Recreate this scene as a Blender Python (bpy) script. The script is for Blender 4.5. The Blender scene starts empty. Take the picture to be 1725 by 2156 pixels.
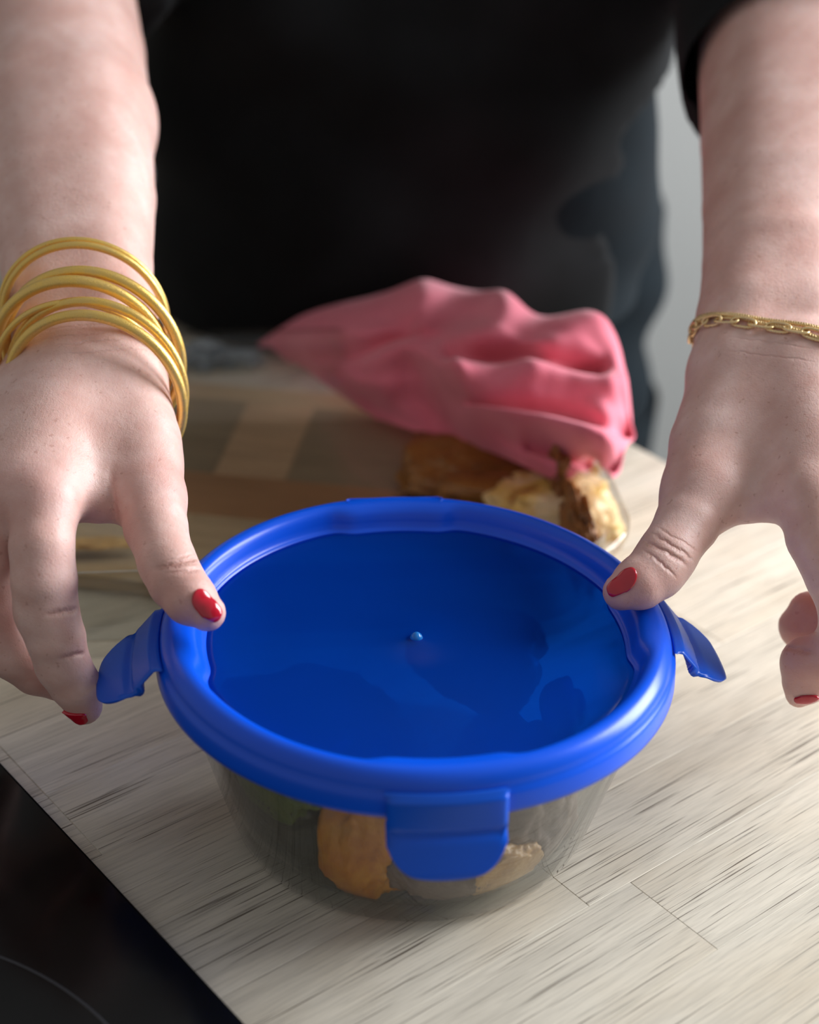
import bpy, bmesh, math, random
import numpy as np
from mathutils import Vector, Matrix
PI = math.pi
rnd = random.Random(7)
S = bpy.context.scene
COL = S.collection

# ------------------------------------------------------------------ camera
F = 3600.0                                   # focal length in pixels of the 1725x2156 frame
CAM = np.array([0, -.496, .409])
_p, _r = math.radians(29.83), math.radians(2.1)
FW = np.array([0, math.cos(_p), -math.sin(_p)])
_u = np.array([0, math.sin(_p), math.cos(_p)]); _x = np.array([1., 0, 0])
RT = math.cos(_r)*_x + math.sin(_r)*_u
UP = math.cos(_r)*_u - math.sin(_r)*_x
cd = bpy.data.cameras.new('camera'); cam = bpy.data.objects.new('camera', cd); COL.objects.link(cam)
cam.matrix_world = Matrix(((RT[0], UP[0], -FW[0], CAM[0]), (RT[1], UP[1], -FW[1], CAM[1]),
                           (RT[2], UP[2], -FW[2], CAM[2]), (0, 0, 0, 1)))
cd.sensor_fit = 'HORIZONTAL'; cd.sensor_width = 24.0; cd.lens = F*24.0/1725
cd.clip_start = .02; cd.clip_end = 50
cd.dof.use_dof = True; cd.dof.focus_distance = .605; cd.dof.aperture_fstop = 4.5
S.camera = cam

def ray(x, y): return FW + RT*(x-862.5)/F - UP*(y-1078)/F
def PZ(x, y, z=0.):                           # point of the height z seen at a pixel
    d = ray(x, y); return CAM + d*(z-CAM[2])/d[2]
def PD(x, y, d): return CAM + ray(x, y)*d     # point at a depth from the camera
def PY(x, y, Y): d = ray(x, y); return CAM + d*(Y-CAM[1])/d[1]

# ------------------------------------------------------------------ light
w = bpy.data.worlds.new('world'); S.world = w; w.use_nodes = True
bg = w.node_tree.nodes['Background']; bg.inputs[0].default_value = (.96, .95, .94, 1); bg.inputs[1].default_value = .34
def area(name, loc, target, sx, sy, power, col):
    l = bpy.data.lights.new(name, 'AREA'); l.shape = 'RECTANGLE'; l.size = sx; l.size_y = sy; l.energy = power; l.color = col
    o = bpy.data.objects.new(name, l); COL.objects.link(o); o.location = loc
    o.rotation_euler = (Vector(target)-Vector(loc)).to_track_quat('-Z', 'Y').to_euler(); return o
area('window_daylight', (1.15, .50, .55), (.0, .42, .32), .95, .92, 58, (.95, .97, 1))
S.view_settings.view_transform = 'Standard'; S.view_settings.look = 'None'
S.view_settings.gamma = 1; S.view_settings.use_curve_mapping = False; S.view_settings.exposure = 0.0

# ------------------------------------------------------------------ helpers
def tag(o, label=None, cat=None, group=None, kind=None):
    if label: o['label'] = label
    if cat: o['category'] = cat
    if group: o['group'] = group
    if kind: o['kind'] = kind
    return o
def empty(name, loc=(0, 0, 0), label=None, cat=None, group=None):
    o = bpy.data.objects.new(name, None); COL.objects.link(o); o.location = loc; o.empty_display_size = .01
    return tag(o, label, cat, group)
def link(name, me, mat, parent=None, smooth=True):
    o = bpy.data.objects.new(name, me); COL.objects.link(o)
    if mat and not me.materials: me.materials.append(mat)
    if smooth: me.shade_smooth()
    if parent is not None:
        o.parent = parent
        o.matrix_parent_inverse = Matrix.Translation(-Vector(parent.location))
    return o
def mesh(name, V, Fc):
    me = bpy.data.meshes.new(name); me.from_pydata([tuple(map(float, v)) for v in V], [], [tuple(map(int, f)) for f in Fc]); me.update(); return me
def fixn(me):
    b = bmesh.new(); b.from_mesh(me); bmesh.ops.recalc_face_normals(b, faces=b.faces); b.to_mesh(me); b.free(); return me
def box(x0, x1, y0, y1, z0, z1, bev=0.0, M=None):
    b = bmesh.new(); bmesh.ops.create_cube(b, size=1)
    for v in b.verts: v.co = Vector(((x0+x1)/2+v.co.x*(x1-x0), (y0+y1)/2+v.co.y*(y1-y0), (z0+z1)/2+v.co.z*(z1-z0)))
    if bev: bmesh.ops.bevel(b, geom=b.edges[:], offset=bev, segments=2 if bev > .001 else 1, affect='EDGES', profile=.5)
    if M is not None: bmesh.ops.transform(b, matrix=M, verts=b.verts)
    me = bpy.data.meshes.new('box'); b.to_mesh(me); b.free(); return me
def lathe(prof, n=96, rfun=None, closed=True):
    V = []; Fc = []; m = len(prof)
    for i in range(n):
        t = 2*PI*i/n
        for (r, z) in prof:
            rr = rfun(r, z, t) if rfun else r
            V.append((rr*math.cos(t), rr*math.sin(t), z))
    for i in range(n):
        for j in range(m if closed else m-1):
            a = i*m+j; b_ = i*m+(j+1) % m; c = ((i+1) % n)*m+(j+1) % m; d = ((i+1) % n)*m+j
            Fc.append((a, d, c, b_))
    return V, Fc
def tube(path, r, n=10, closed=False):
    P = [Vector(p) for p in path]; m = len(P); V = []; Fc = []
    up = None
    for i in range(m):
        a = P[(i-1) % m] if (closed or i > 0) else P[i]; b = P[(i+1) % m] if (closed or i < m-1) else P[i]
        t = (b-a).normalized()
        if up is None: up = t.orthogonal().normalized()
        up = (up - t*up.dot(t)).normalized(); sd = t.cross(up)
        rr = r[i] if hasattr(r, '__len__') else r
        for k in range(n):
            q = 2*PI*k/n; V.append(P[i]+rr*(math.cos(q)*up+math.sin(q)*sd))
    L = m if closed else m-1
    for i in range(L):
        for k in range(n):
            a = i*n+k; b = i*n+(k+1) % n; c = ((i+1) % m)*n+(k+1) % n; d = ((i+1) % m)*n+k
            Fc.append((a, b, c, d))
    if not closed: Fc.append(tuple(range(n))[::-1]); Fc.append(tuple((m-1)*n+k for k in range(n)))
    return V, Fc
def torus(c, e1, e2, R, r, n=72, m=12, wob=0, sq=1.0):
    c, e1, e2 = Vector(c), Vector(e1), Vector(e2)
    return tube([c+R*(math.cos(2*PI*i/n)*e1+math.sin(2*PI*i/n)*e2*sq) + (e1.cross(e2))*wob*math.sin(4*PI*i/n) for i in range(n)], r, m, True)

# node material helper
class NM:
    def __init__(s, name):
        s.m = bpy.data.materials.new(name); s.m.use_nodes = True; s.t = s.m.node_tree; s.N = s.t.nodes; s.L = s.t.links
        s.b = s.N['Principled BSDF']; s.out = s.N['Material Output']
    def n(s, typ, ins=None, **kw):
        x = s.N.new(typ)
        for k, v in kw.items(): setattr(x, k, v)
        for k, v in (ins or {}).items():
            if isinstance(v, bpy.types.NodeSocket): s.L.new(v, x.inputs[k])
            else: x.inputs[k].default_value = v
        return x
    def set(s, **kw):
        for k, v in kw.items():
            k = k.replace('_', ' ')
            if isinstance(v, bpy.types.NodeSocket): s.L.new(v, s.b.inputs[k])
            else: s.b.inputs[k].default_value = v
        return s
    def coord(s, scale=(1, 1, 1), what='Object', loc=None):
        c = s.n('ShaderNodeTexCoord'); mp = s.n('ShaderNodeMapping', {0: c.outputs[what], 'Scale': scale})
        if loc is not None: s.L.new(loc, mp.inputs['Location']) if isinstance(loc, bpy.types.NodeSocket) else None
        return mp.outputs[0]
    def noise(s, vec, scale=5., detail=4., rough=.5, dist=0.):
        return s.n('ShaderNodeTexNoise', {'Vector': vec, 'Scale': scale, 'Detail': detail, 'Roughness': rough, 'Distortion': dist}).outputs[0]
    def ramp(s, fac, stops, interp='LINEAR'):
        r = s.n('ShaderNodeValToRGB', {0: fac}); e = r.color_ramp.elements; r.color_ramp.interpolation = interp
        while len(e) < len(stops): e.new(.5)
        for el, (p, c) in zip(e, stops): el.position = p; el.color = (*c, 1) if len(c) == 3 else c
        return r.outputs[0]
    def mix(s, fac, a, b, blend='MIX'):
        x = s.n('ShaderNodeMix', data_type='RGBA', blend_type=blend)
        for k, v in ((0, fac), (6, a), (7, b)):
            if isinstance(v, bpy.types.NodeSocket): s.L.new(v, x.inputs[k])
            else: x.inputs[k].default_value = (*v, 1) if isinstance(v, tuple) and len(v) == 3 else v
        return x.outputs[2]
    def math(s, op, a, b=0., c=0.):
        x = s.n('ShaderNodeMath', operation=op)
        for k, v in enumerate((a, b, c)):
            if isinstance(v, bpy.types.NodeSocket): s.L.new(v, x.inputs[k])
            else: x.inputs[k].default_value = v
        return x.outputs[0]
    def bump(s, h, strength=.3, dist=.001, nrm=None):
        b = s.n('ShaderNodeBump', {'Height': h, 'Strength': strength, 'Distance': dist})
        if nrm is not None: s.L.new(nrm, b.inputs['Normal'])
        return b.outputs[0]

# ------------------------------------------------------------------ signed distance modelling
class Field:
    def __init__(s, lo, hi, h):
        s.lo = np.array(lo, float); s.h = h; s.n = np.ceil((np.array(hi)-s.lo)/h).astype(int)+1
        s.f = np.full(s.n, .5, np.float32)
    def block(s, lo, hi):
        a = np.clip(np.floor((np.array(lo)-s.lo)/s.h).astype(int), 0, s.n); b = np.clip(np.ceil((np.array(hi)-s.lo)/s.h).astype(int)+1, 0, s.n)
        if (b <= a).any(): return None, None
        ax = [(s.lo[i]+s.h*np.arange(a[i], b[i])).astype(np.float32) for i in range(3)]
        return tuple(slice(a[i], b[i]) for i in range(3)), (ax[0][:, None, None], ax[1][None, :, None], ax[2][None, None, :])
    def join(s, sl, g, k, op='u'):
        f = s.f[sl]
        if op == 'u':
            if k <= 0: s.f[sl] = np.minimum(f, g); return
            hh = np.clip(.5+.5*(f-g)/k, 0, 1); s.f[sl] = f*(1-hh)+g*hh - k*hh*(1-hh)
        else:                                  # carve g out
            g = -g; hh = np.clip(.5-.5*(f-g)/k, 0, 1) if k > 0 else (g > f)*1.
            s.f[sl] = f*(1-hh)+g*hh + k*hh*(1-hh)
    def cone(s, a, b, ra, rb, k=.004, squash=None, op='u'):
        a = np.array(a, float); b = np.array(b, float); m = max(ra, rb)+2*k+4*s.h
        sl, X = s.block(np.minimum(a, b)-m, np.maximum(a, b)+m)
        if sl is None: return
        ba = b-a; L = float(ba@ba)+1e-12
        px = [X[i]-np.float32(a[i]) for i in range(3)]
        t = np.clip((px[0]*ba[0]+px[1]*ba[1]+px[2]*ba[2])/L, 0, 1)
        q = [px[i]-t*ba[i] for i in range(3)]
        if squash is not None:
            nrm, fac = squash; nrm = np.array(nrm)/np.linalg.norm(nrm)
            c = (q[0]*nrm[0]+q[1]*nrm[1]+q[2]*nrm[2])*(fac-1)
            q = [q[i]+c*nrm[i] for i in range(3)]
        g = np.sqrt(q[0]**2+q[1]**2+q[2]**2)-(ra+(rb-ra)*t)
        s.join(sl, g.astype(np.float32), k, op)
    def chain(s, pts, k=.004, squash=None):
        m = max(p[1] for p in pts)+2*k+4*s.h; A = np.array([p[0] for p in pts]); sl, X = s.block(A.min(0)-m, A.max(0)+m)
        if sl is None: return
        G_ = None
        for (a, ra), (b, rb) in zip(pts[:-1], pts[1:]):
            ba = b-a; L = float(ba@ba)+1e-12; p = [X[i]-np.float32(a[i]) for i in range(3)]
            t = np.clip((p[0]*ba[0]+p[1]*ba[1]+p[2]*ba[2])/L, 0, 1)
            g = np.sqrt(sum((p[i]-t*ba[i])**2 for i in range(3)))-(ra+(rb-ra)*t)
            if G_ is None: G_ = g
            else: kk = .0012; h_ = np.clip(.5+.5*(G_-g)/kk, 0, 1); G_ = G_*(1-h_)+g*h_-kk*h_*(1-h_)
        s.join(sl, G_.astype(np.float32), k)
    def sample(s, P):
        q = (np.asarray(P)-s.lo)/s.h; i = np.clip(np.floor(q).astype(int), 0, s.n-2); t = np.clip(q-i, 0, 1); r = 0
        for dx in (0, 1):
            for dy in (0, 1):
                for dz in (0, 1):
                    wgt = (t[:, 0] if dx else 1-t[:, 0])*(t[:, 1] if dy else 1-t[:, 1])*(t[:, 2] if dz else 1-t[:, 2])
                    r = r+wgt*s.f[i[:, 0]+dx, i[:, 1]+dy, i[:, 2]+dz]
        return r
    def grad(s, P):
        P = np.asarray(P); g = np.zeros_like(P)
        for a in range(3):
            e = np.zeros(3); e[a] = s.h; g[:, a] = (s.sample(P+e)-s.sample(P-e))
        return g/(np.linalg.norm(g, axis=1, keepdims=True)+1e-9)
    def project(s, P, off=0., it=8):
        P = np.array(P, float)
        for _ in range(it): P = P-s.grad(P)*(s.sample(P)-off)[:, None]*.9
        return P
    def net(s):                                # naive surface nets
        f = s.f; ins = f < 0; nx, ny, nz = f.shape
        c = [ins[dx:nx-1+dx, dy:ny-1+dy, dz:nz-1+dz] for dx in (0, 1) for dy in (0, 1) for dz in (0, 1)]
        cnt = sum(x.astype(np.int8) for x in c); act = (cnt > 0) & (cnt < 8)
        I = np.argwhere(act); idx = np.full(act.shape, -1, np.int64); idx[act] = np.arange(len(I))
        acc = np.zeros((len(I), 3)); num = np.zeros(len(I))
        cor = [(dx, dy, dz) for dx in (0, 1) for dy in (0, 1) for dz in (0, 1)]
        val = {q: f[I[:, 0]+q[0], I[:, 1]+q[1], I[:, 2]+q[2]] for q in cor}
        for q in cor:
            for ax in range(3):
                if q[ax]: continue
                p = list(q); p[ax] = 1; p = tuple(p); va, vb = val[q], val[p]; m = (va < 0) != (vb < 0)
                t = np.where(m, va/(va-vb+1e-12), 0)
                for d in range(3): acc[:, d] += np.where(m, q[d]+(t if d == ax else 0), 0)
                num += m
        V = s.lo+s.h*(I+acc/num[:, None]); Q = []
        for ax in range(3):
            o = [a for a in range(3) if a != ax]
            sl0 = [slice(1, f.shape[i]-1) for i in range(3)]; sl1 = list(sl0); sl0[ax] = slice(0, f.shape[ax]-1); sl1[ax] = slice(1, f.shape[ax])
            A, B = ins[tuple(sl0)], ins[tuple(sl1)]; m = np.argwhere(A != B); st = A[tuple(m.T)]
            base = m.copy()
            for i in range(3): base[:, i] += (0 if i == ax else 1)
            def vid(du, dv):
                q = base.copy(); q[:, o[0]] -= du; q[:, o[1]] -= dv; return idx[tuple(q.T)]
            a, b, c_, d = vid(0, 0), vid(1, 0), vid(1, 1), vid(0, 1)
            quad = np.stack([a, b, c_, d], 1); flip = st if ax != 1 else ~st
            quad[~flip] = quad[~flip][:, ::-1]; Q.append(quad)
        Q = np.concatenate(Q); return V, Q[(Q >= 0).all(1)]
def netmesh(name, parts):
    V = []; Q = []; o = 0
    for v, q in parts: V.append(v); Q.append(q+o); o += len(v)
    V = np.concatenate(V); Q = np.concatenate(Q)
    me = bpy.data.meshes.new(name); me.vertices.add(len(V)); me.vertices.foreach_set('co', V.astype(np.float32).ravel())
    me.loops.add(len(Q)*4); me.loops.foreach_set('vertex_index', Q.astype(np.int32).ravel())
    me.polygons.add(len(Q)); me.polygons.foreach_set('loop_start', np.arange(len(Q), dtype=np.int32)*4)
    me.update(calc_edges=True); me.validate(); return fixn(me)

# ------------------------------------------------------------------ materials
def wood(name, base, dark, vary=.12, pores=1.0, ax=0):
    m = NM(name); info = m.n('ShaderNodeObjectInfo'); off = m.n('ShaderNodeCombineXYZ', {0: m.math('MULTIPLY', info.outputs['Random'], 9.), 1: m.math('MULTIPLY', info.outputs['Random'], 5.3), 2: 0.}).outputs[0]
    c = m.coord(what='Object'); v = m.n('ShaderNodeVectorMath', {0: c, 1: off}, operation='ADD').outputs[0]
    def sc(x, y): return m.n('ShaderNodeMapping', {0: v, 'Scale': (x, y, y) if ax == 0 else (y, x, y)}).outputs[0]
    streak = m.noise(sc(9, 130), 1., 5, .6, .25); fine = m.noise(sc(45, 900), 1., 3, .6, .15); pore = m.noise(sc(17, 1350), 1., 3, .5, .2)
    blot = m.noise(sc(14, 22), 1., 3, .5, .3)
    mid = tuple(b*.78 for b in base)
    col = m.ramp(streak, [(.25, mid), (.55, base), (.8, tuple(min(1, b*1.10) for b in base))])
    col = m.mix(m.ramp(blot, [(.45, (0, 0, 0)), (.75, (.35, .35, .35))]), col, tuple(b*s for b, s in zip(base, (.82, .70, .55))))
    col = m.mix(m.ramp(fine, [(.30, (.5, .5, .5)), (.55, (0, 0, 0))]), col, tuple(b*.6 for b in base))
    gate = m.ramp(m.noise(sc(5, 60), 1., 2, .5), [(.34, (0, 0, 0)), (.52, (1, 1, 1))])
    pm = m.math('MULTIPLY', m.ramp(pore, [(.345, (pores*.95,)*3), (.405, (0, 0, 0))]), gate)
    col = m.mix(pm, col, dark)
    tone = m.math('ADD', m.math('MULTIPLY', info.outputs['Random'], vary*2), 1-vary)
    col = m.mix(1., col, m.n('ShaderNodeCombineColor', {0: tone, 1: tone, 2: m.math('MULTIPLY', tone, .985)}).outputs[0], 'MULTIPLY')
    m.set(Base_Color=col, Roughness=.5); m.set(Normal=m.bump(m.math('SUBTRACT', fine, pm), .25, .0004))
    return m.m
M_OAK = wood('oiled_oak', (.65, .595, .495), (.11, .085, .06), .08)
def plain(name, col, rough=.5, **kw):
    m = NM(name); m.set(Base_Color=(*col, 1), Roughness=rough, **kw); return m.m
def board_wood(name, col): return wood(name, col, tuple(c*.4 for c in col), .04, .4, 0)

def glassy(name, tint=(1, 1, 1), refl=1.0, frost=0.0, edge=.55, blur=.03):
    m = NM(name); lw = m.n('ShaderNodeLayerWeight', {'Blend': .35}); f5 = m.n('ShaderNodeLayerWeight', {'Blend': .5}); fr = m.n('ShaderNodeMath', {0: m.math('POWER', f5.outputs['Facing'], 4.5), 1: .85, 2: .018}, operation='MULTIPLY_ADD')
    tr = m.n('ShaderNodeBsdfTransparent', {'Color': m.mix(m.math('MULTIPLY', lw.outputs['Facing'], edge), (*tint, 1), tuple(t*.45 for t in tint))})
    gl = m.n('ShaderNodeBsdfGlossy', {'Color': (1, 1, 1, 1), 'Roughness': blur})
    x = m.n('ShaderNodeMixShader', {0: m.math('MULTIPLY', fr.outputs[0], refl), 1: tr.outputs[0], 2: gl.outputs[0]})
    if frost:
        df = m.n('ShaderNodeBsdfDiffuse', {'Color': (.7, .75, .75, 1)})
        x = m.n('ShaderNodeMixShader', {0: frost, 1: x.outputs[0], 2: df.outputs[0]})
    m.L.new(x.outputs[0], m.out.inputs[0]); return m.m
M_GLASS = glassy('clear_glass', (.975, .985, .98), 1., .004)
M_DISH = glassy('dish_glass', (.975, .975, .955), 1., .003, .45)

def skin():
    m = NM('skin'); c = m.coord()
    a = m.noise(c, 38, 4, .6); b = m.noise(c, 150, 4, .65); f = m.noise(c, 900, 3, .6); sp = m.noise(c, 420, 2, .5)
    col = m.ramp(a, [(.30, (.62, .37, .32)), (.50, (.72, .475, .42)), (.70, (.79, .56, .51))])
    col = m.mix(m.ramp(b, [(.35, (.35,)*3), (.65, (0,)*3)]), col, (.62, .34, .29))
    col = m.mix(m.ramp(sp, [(.27, (.45,)*3), (.34, (0,)*3)]), col, (.42, .20, .15))
    red = m.n('ShaderNodeAttribute', attribute_name='redness', attribute_type='GEOMETRY')
    col = m.mix(red.outputs['Fac'], col, (.62, .24, .21))
    # creases: relief lines stored as planes
    h = m.math('MULTIPLY', f, .35); h = m.math('ADD', h, m.math('MULTIPLY', m.noise(c, 1700, 2, .6), .3))
    h = m.math('ADD', h, m.math('MULTIPLY', m.noise(c, 260, 3, .6), .4))
    geo = m.n('ShaderNodeTexCoord').outputs['Object']
    tot = None
    for (p, ax, w_, rad, dep) in CREASES:
        d = m.n('ShaderNodeVectorMath', {0: geo, 1: tuple(p)}, operation='SUBTRACT').outputs[0]
        wob = m.math('MULTIPLY', m.math('SUBTRACT', b, .5), .0030)
        dot = m.math('ADD', m.n('ShaderNodeVectorMath', {0: d, 1: tuple(ax)}, operation='DOT_PRODUCT').outputs['Value'], wob)
        ln = m.n('ShaderNodeVectorMath', {0: d}, operation='LENGTH').outputs['Value']
        q = m.math('DIVIDE', dot, w_); g = m.math('EXPONENT', m.math('MULTIPLY', m.math('MULTIPLY', q, q), -1))
        q2 = m.math('DIVIDE', ln, rad); g2 = m.math('EXPONENT', m.math('MULTIPLY', m.math('POWER', q2, 4.), -1))
        t = m.math('MULTIPLY', m.math('MULTIPLY', g, g2), dep); tot = t if tot is None else m.math('ADD', tot, t)
    if tot is not None:
        n1 = m.bump(m.math('MULTIPLY', tot, -1), .7, .0014)
        col = m.mix(m.math('MINIMUM', m.math('MULTIPLY', tot, .30), .4), col, (.50, .20, .16))
        n = m.bump(h, .50, .0007, n1)
    else: n = m.bump(h, .30, .0006)
    m.set(Base_Color=col, Roughness=.48, Normal=n, Subsurface_Weight=.28, Subsurface_Radius=(.007, .0028, .0014), Subsurface_Scale=1., Specular_IOR_Level=.45)
    return m.m

def cloth_mat(name, c1, c2, sc=1400, rough=.9, sheen=.3, bstr=.25, big=30):
    m = NM(name); c = m.coord(); n = m.noise(c, big, 3, .5)
    w1 = m.n('ShaderNodeTexWave', {'Vector': c, 'Scale': sc/6.3, 'Distortion': 1.5}, bands_direction='X').outputs[1]
    w2 = m.n('ShaderNodeTexWave', {'Vector': c, 'Scale': sc/6.3, 'Distortion': 1.5}, bands_direction='Z').outputs[1]
    m.set(Base_Color=m.ramp(n, [(.3, c1), (.7, c2)]), Roughness=rough, Sheen_Weight=sheen, Sheen_Roughness=.5, Specular_IOR_Level=.2)
    m.set(Normal=m.bump(m.math('ADD', w1, w2), bstr, .0003)); return m.m
M_SWEATER = cloth_mat('black_knit', (.0035, .004, .0045), (.006, .007, .008), 1500, .95, .03)
M_TROUSER = cloth_mat('navy_denim', (.0009, .0034, .0056), (.0015, .0052, .0082), 1500, .95, .0)
M_PINK = cloth_mat('pink_cotton', (.67, .145, .205), (.78, .22, .29), 1800, .85, .25, .2)
def gold_mat(name, c1, c2, rough, sc):
    m = NM(name); c = m.coord(); n = m.noise(c, sc, 3, .7); n2 = m.noise(c, 140, 3, .6)
    m.set(Base_Color=m.mix(m.ramp(n2, [(.35, (0,)*3), (.7, (1,)*3)]), c1, c2), Metallic=.72, Roughness=m.ramp(n, [(.3, (rough-.08,)*3), (.7, (rough+.14,)*3)]))
    m.set(Normal=m.bump(n, .35, .0004)); return m.m
M_BANGLE = gold_mat('gold_leaf', (.90, .60, .15), (.80, .56, .20), .33, 1600)
M_CHAIN = gold_mat('gold_chain', (.92, .70, .38), (.85, .62, .30), .28, 900)

def plastic(name, col, alpha=0., trans=0., rough=.3):
    m = NM(name); c = m.coord(); sc = m.noise(m.coord((1, 1, 1)), 500, 3, .6); big = m.noise(c, 25, 3, .5)
    m.set(Base_Color=m.mix(m.ramp(big, [(.3, (0,)*3), (.7, (1,)*3)]), tuple(x*.93 for x in col), col), Roughness=rough, Specular_IOR_Level=.5, Normal=m.bump(sc, .06, .0003))
    m.set(Subsurface_Weight=.0)
    sh = m.b.outputs[0]
    if trans:
        tl = m.n('ShaderNodeBsdfTranslucent', {'Color': (*[min(1, x*1.1) for x in col], 1)}); sh = m.n('ShaderNodeMixShader', {0: trans, 1: sh, 2: tl.outputs[0]}).outputs[0]
    if alpha:
        tp = m.n('ShaderNodeBsdfTransparent', {'Color': (.02, .34, .90, 1)}); sh = m.n('ShaderNodeMixShader', {0: alpha, 1: sh, 2: tp.outputs[0]}).outputs[0]
    m.L.new(sh, m.out.inputs[0]); return m.m
M_RIM = plastic('blue_plastic', (.0005, .105, .86), 0, .12, .30)
M_CLIP = plastic('blue_plastic_clip', (.001, .125, .80), .06, .22, .32)
M_PANEL = plastic('blue_translucent_panel', (.0005, .090, .60), .54, .30, .2)

# ------------------------------------------------------------------ the setting
GA = math.radians(40); G = Vector((math.cos(GA), math.sin(GA), 0)); E_ = Vector((-math.sin(GA), math.cos(GA), 0))
MW = Matrix.Rotation(GA, 4, 'Z')
fl = link('floor', box(-3, 3, -2.5, 1.7, -.96, -.90), plain('floor_grey', (.30, .30, .29), .5), smooth=False); tag(fl, kind='structure')
mw_ = NM('painted_wall'); mw_.set(Base_Color=mw_.ramp(mw_.noise(mw_.coord(), 2, 3), [(.3, (.37, .375, .365)), (.7, (.40, .405, .395))]), Roughness=.7)
M_WALL = mw_.m
wb = link('wall_back', box(-3, 3, 1.60, 1.70, -.90, 1.7), M_WALL, smooth=False); tag(wb, kind='structure')
# right wall around the window
def wallpiece():
    b = bmesh.new()
    for (y0, y1, z0, z1) in ((-2.5, .02, -.9, 1.7), (.98, 1.6, -.9, 1.7), (.02, .98, -.9, .06), (.02, .98, 1.05, 1.7)):
        bmesh.ops.create_cube(b, size=1, matrix=Matrix.Translation((1.21, (y0+y1)/2, (z0+z1)/2)) @ Matrix.Diagonal((.1, y1-y0, z1-z0, 1)))
    me = bpy.data.meshes.new('wall'); b.to_mesh(me); b.free(); return me
wr = link('wall_right', wallpiece(), M_WALL, smooth=False); tag(wr, kind='structure')
win = empty('window_1', (1.21, .50, .06)); tag(win, kind='structure')
for (y0, y1, z0, z1) in ((.02, .05, .06, 1.05), (.95, .98, .06, 1.05), (.05, .95, .06, .09), (.05, .95, 1.02, 1.05)):
    link('frame_bar', box(1.18, 1.24, y0, y1, z0, z1, .003), plain('white_paint', (.8, .8, .78), .4), win, False)
link('pane', box(1.215, 1.221, .05, .95, .09, 1.02), M_GLASS, win, False)

# worktop of glued staves running along G
wt = empty('worktop', (0, 0, 0), 'pale oiled oak butcher block worktop under the container and dish', 'worktop')
core = link('slab_core', box(-1.0, .277, -.9, .9, -.04, -.012, M=MW), M_OAK, wt, False)
GEDGE = .2785; row = .041
e0 = -.82; ri = 0; staves = 0
protos = {}
while e0 < .82:
    g = GEDGE; first = True
    while g > -.95:
        L = rnd.choice((.16, .22, .28, .34, .40)); 
        if first: L *= rnd.uniform(.3, 1); first = False
        L = round(L/.02)*.02
        L = max(.06, L); g1 = g-L; zt = 0.0
        key = L
        if key not in protos: protos[key] = box(-L/2, L/2, -row/2, row/2, -.012, 0, .00022)
        o = link('stave', protos[key], M_OAK, None, False); o.parent = wt
        c = G*(g-L/2)+E_*(e0+row/2); o.location = (c.x, c.y, -rnd.uniform(0, .00012)); o.rotation_euler = (0, 0, GA + (PI if rnd.random() < .5 else 0))
        g = g1; staves += 1
    e0 += row
cab = link('island_cabinet', box(-.98, .245, -.86, .86, -.90, -.0405, .002, MW), plain('cabinet_white', (.6, .6, .58), .5), smooth=False)
tag(cab, 'white cabinet carrying the oak worktop', 'cabinet')

# ceramic hob
hob = empty('ceramic_hob', tuple(G*(-.36)), 'black glass ceramic hob set in the worktop', 'hob')
hm = NM('black_ceramic'); hm.set(Base_Color=hm.ramp(hm.noise(hm.coord(), 12, 4, .6), [(.3, (.0025, .0028, .003)), (.7, (.006, .006, .006))]), Roughness=hm.ramp(hm.noise(hm.coord(), 30, 4, .7), [(.3, (.10,)*3), (.7, (.22,)*3)]), Specular_IOR_Level=.25)
link('glass_plate', box(-.62, -.108, -.40, .20, .0003, .0045, .0012, MW), hm.m, hob, False)
def ring(c, R, wd, z, name):
    V, Fc = lathe([(R, z), (R+wd, z), (R+wd, z+.0001), (R, z+.0001)], 128); V = [(x+c[0], y+c[1], q) for x, y, q in V]
    return link(name, mesh(name, V, Fc), plain('hob_print', (.045, .045, .05), .4), hob)
ring((-.169, -.192), .1100, .0009, .00452, 'zone_ring')
_c = G*(-.49)+E_*.07; ring((_c.x, _c.y), .0750, .0009, .00452, 'zone_ring')

# ------------------------------------------------------------------ glass container with blue lid
CX, CY = .004, 0.0; YAW = math.radians(7)
cont = empty('glass_container', (CX, CY, 0), 'round clear glass food container holding roast vegetables under the blue lid', 'container')
def gprof():
    o = [(.0, .0012), (.052, .0012), (.058, .0003), (.0625, .0008), (.0650, .003), (.0675, .010), (.0715, .024), (.0765, .042), (.0812, .058), (.0835, .066), (.0855, .0685), (.0855, .0765), (.0845, .0775)]
    i = [(.0828, .0775), (.0820, .0765), (.0815, .068), (.0790, .058), (.0742, .042), (.0690, .024), (.0648, .011), (.0610, .0065), (.052, .0052), (.0, .005)]
    return o+i
V, Fc = lathe(gprof(), 128, closed=False)
me = fixn(mesh('bowl', V, Fc)); b = bmesh.new(); b.from_mesh(me); bmesh.ops.remove_doubles(b, verts=b.verts, dist=1e-5); b.to_mesh(me); b.free()
me.transform(Matrix.Translation((CX, CY, 0))); link('glass_bowl', me, M_GLASS, cont)

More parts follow.
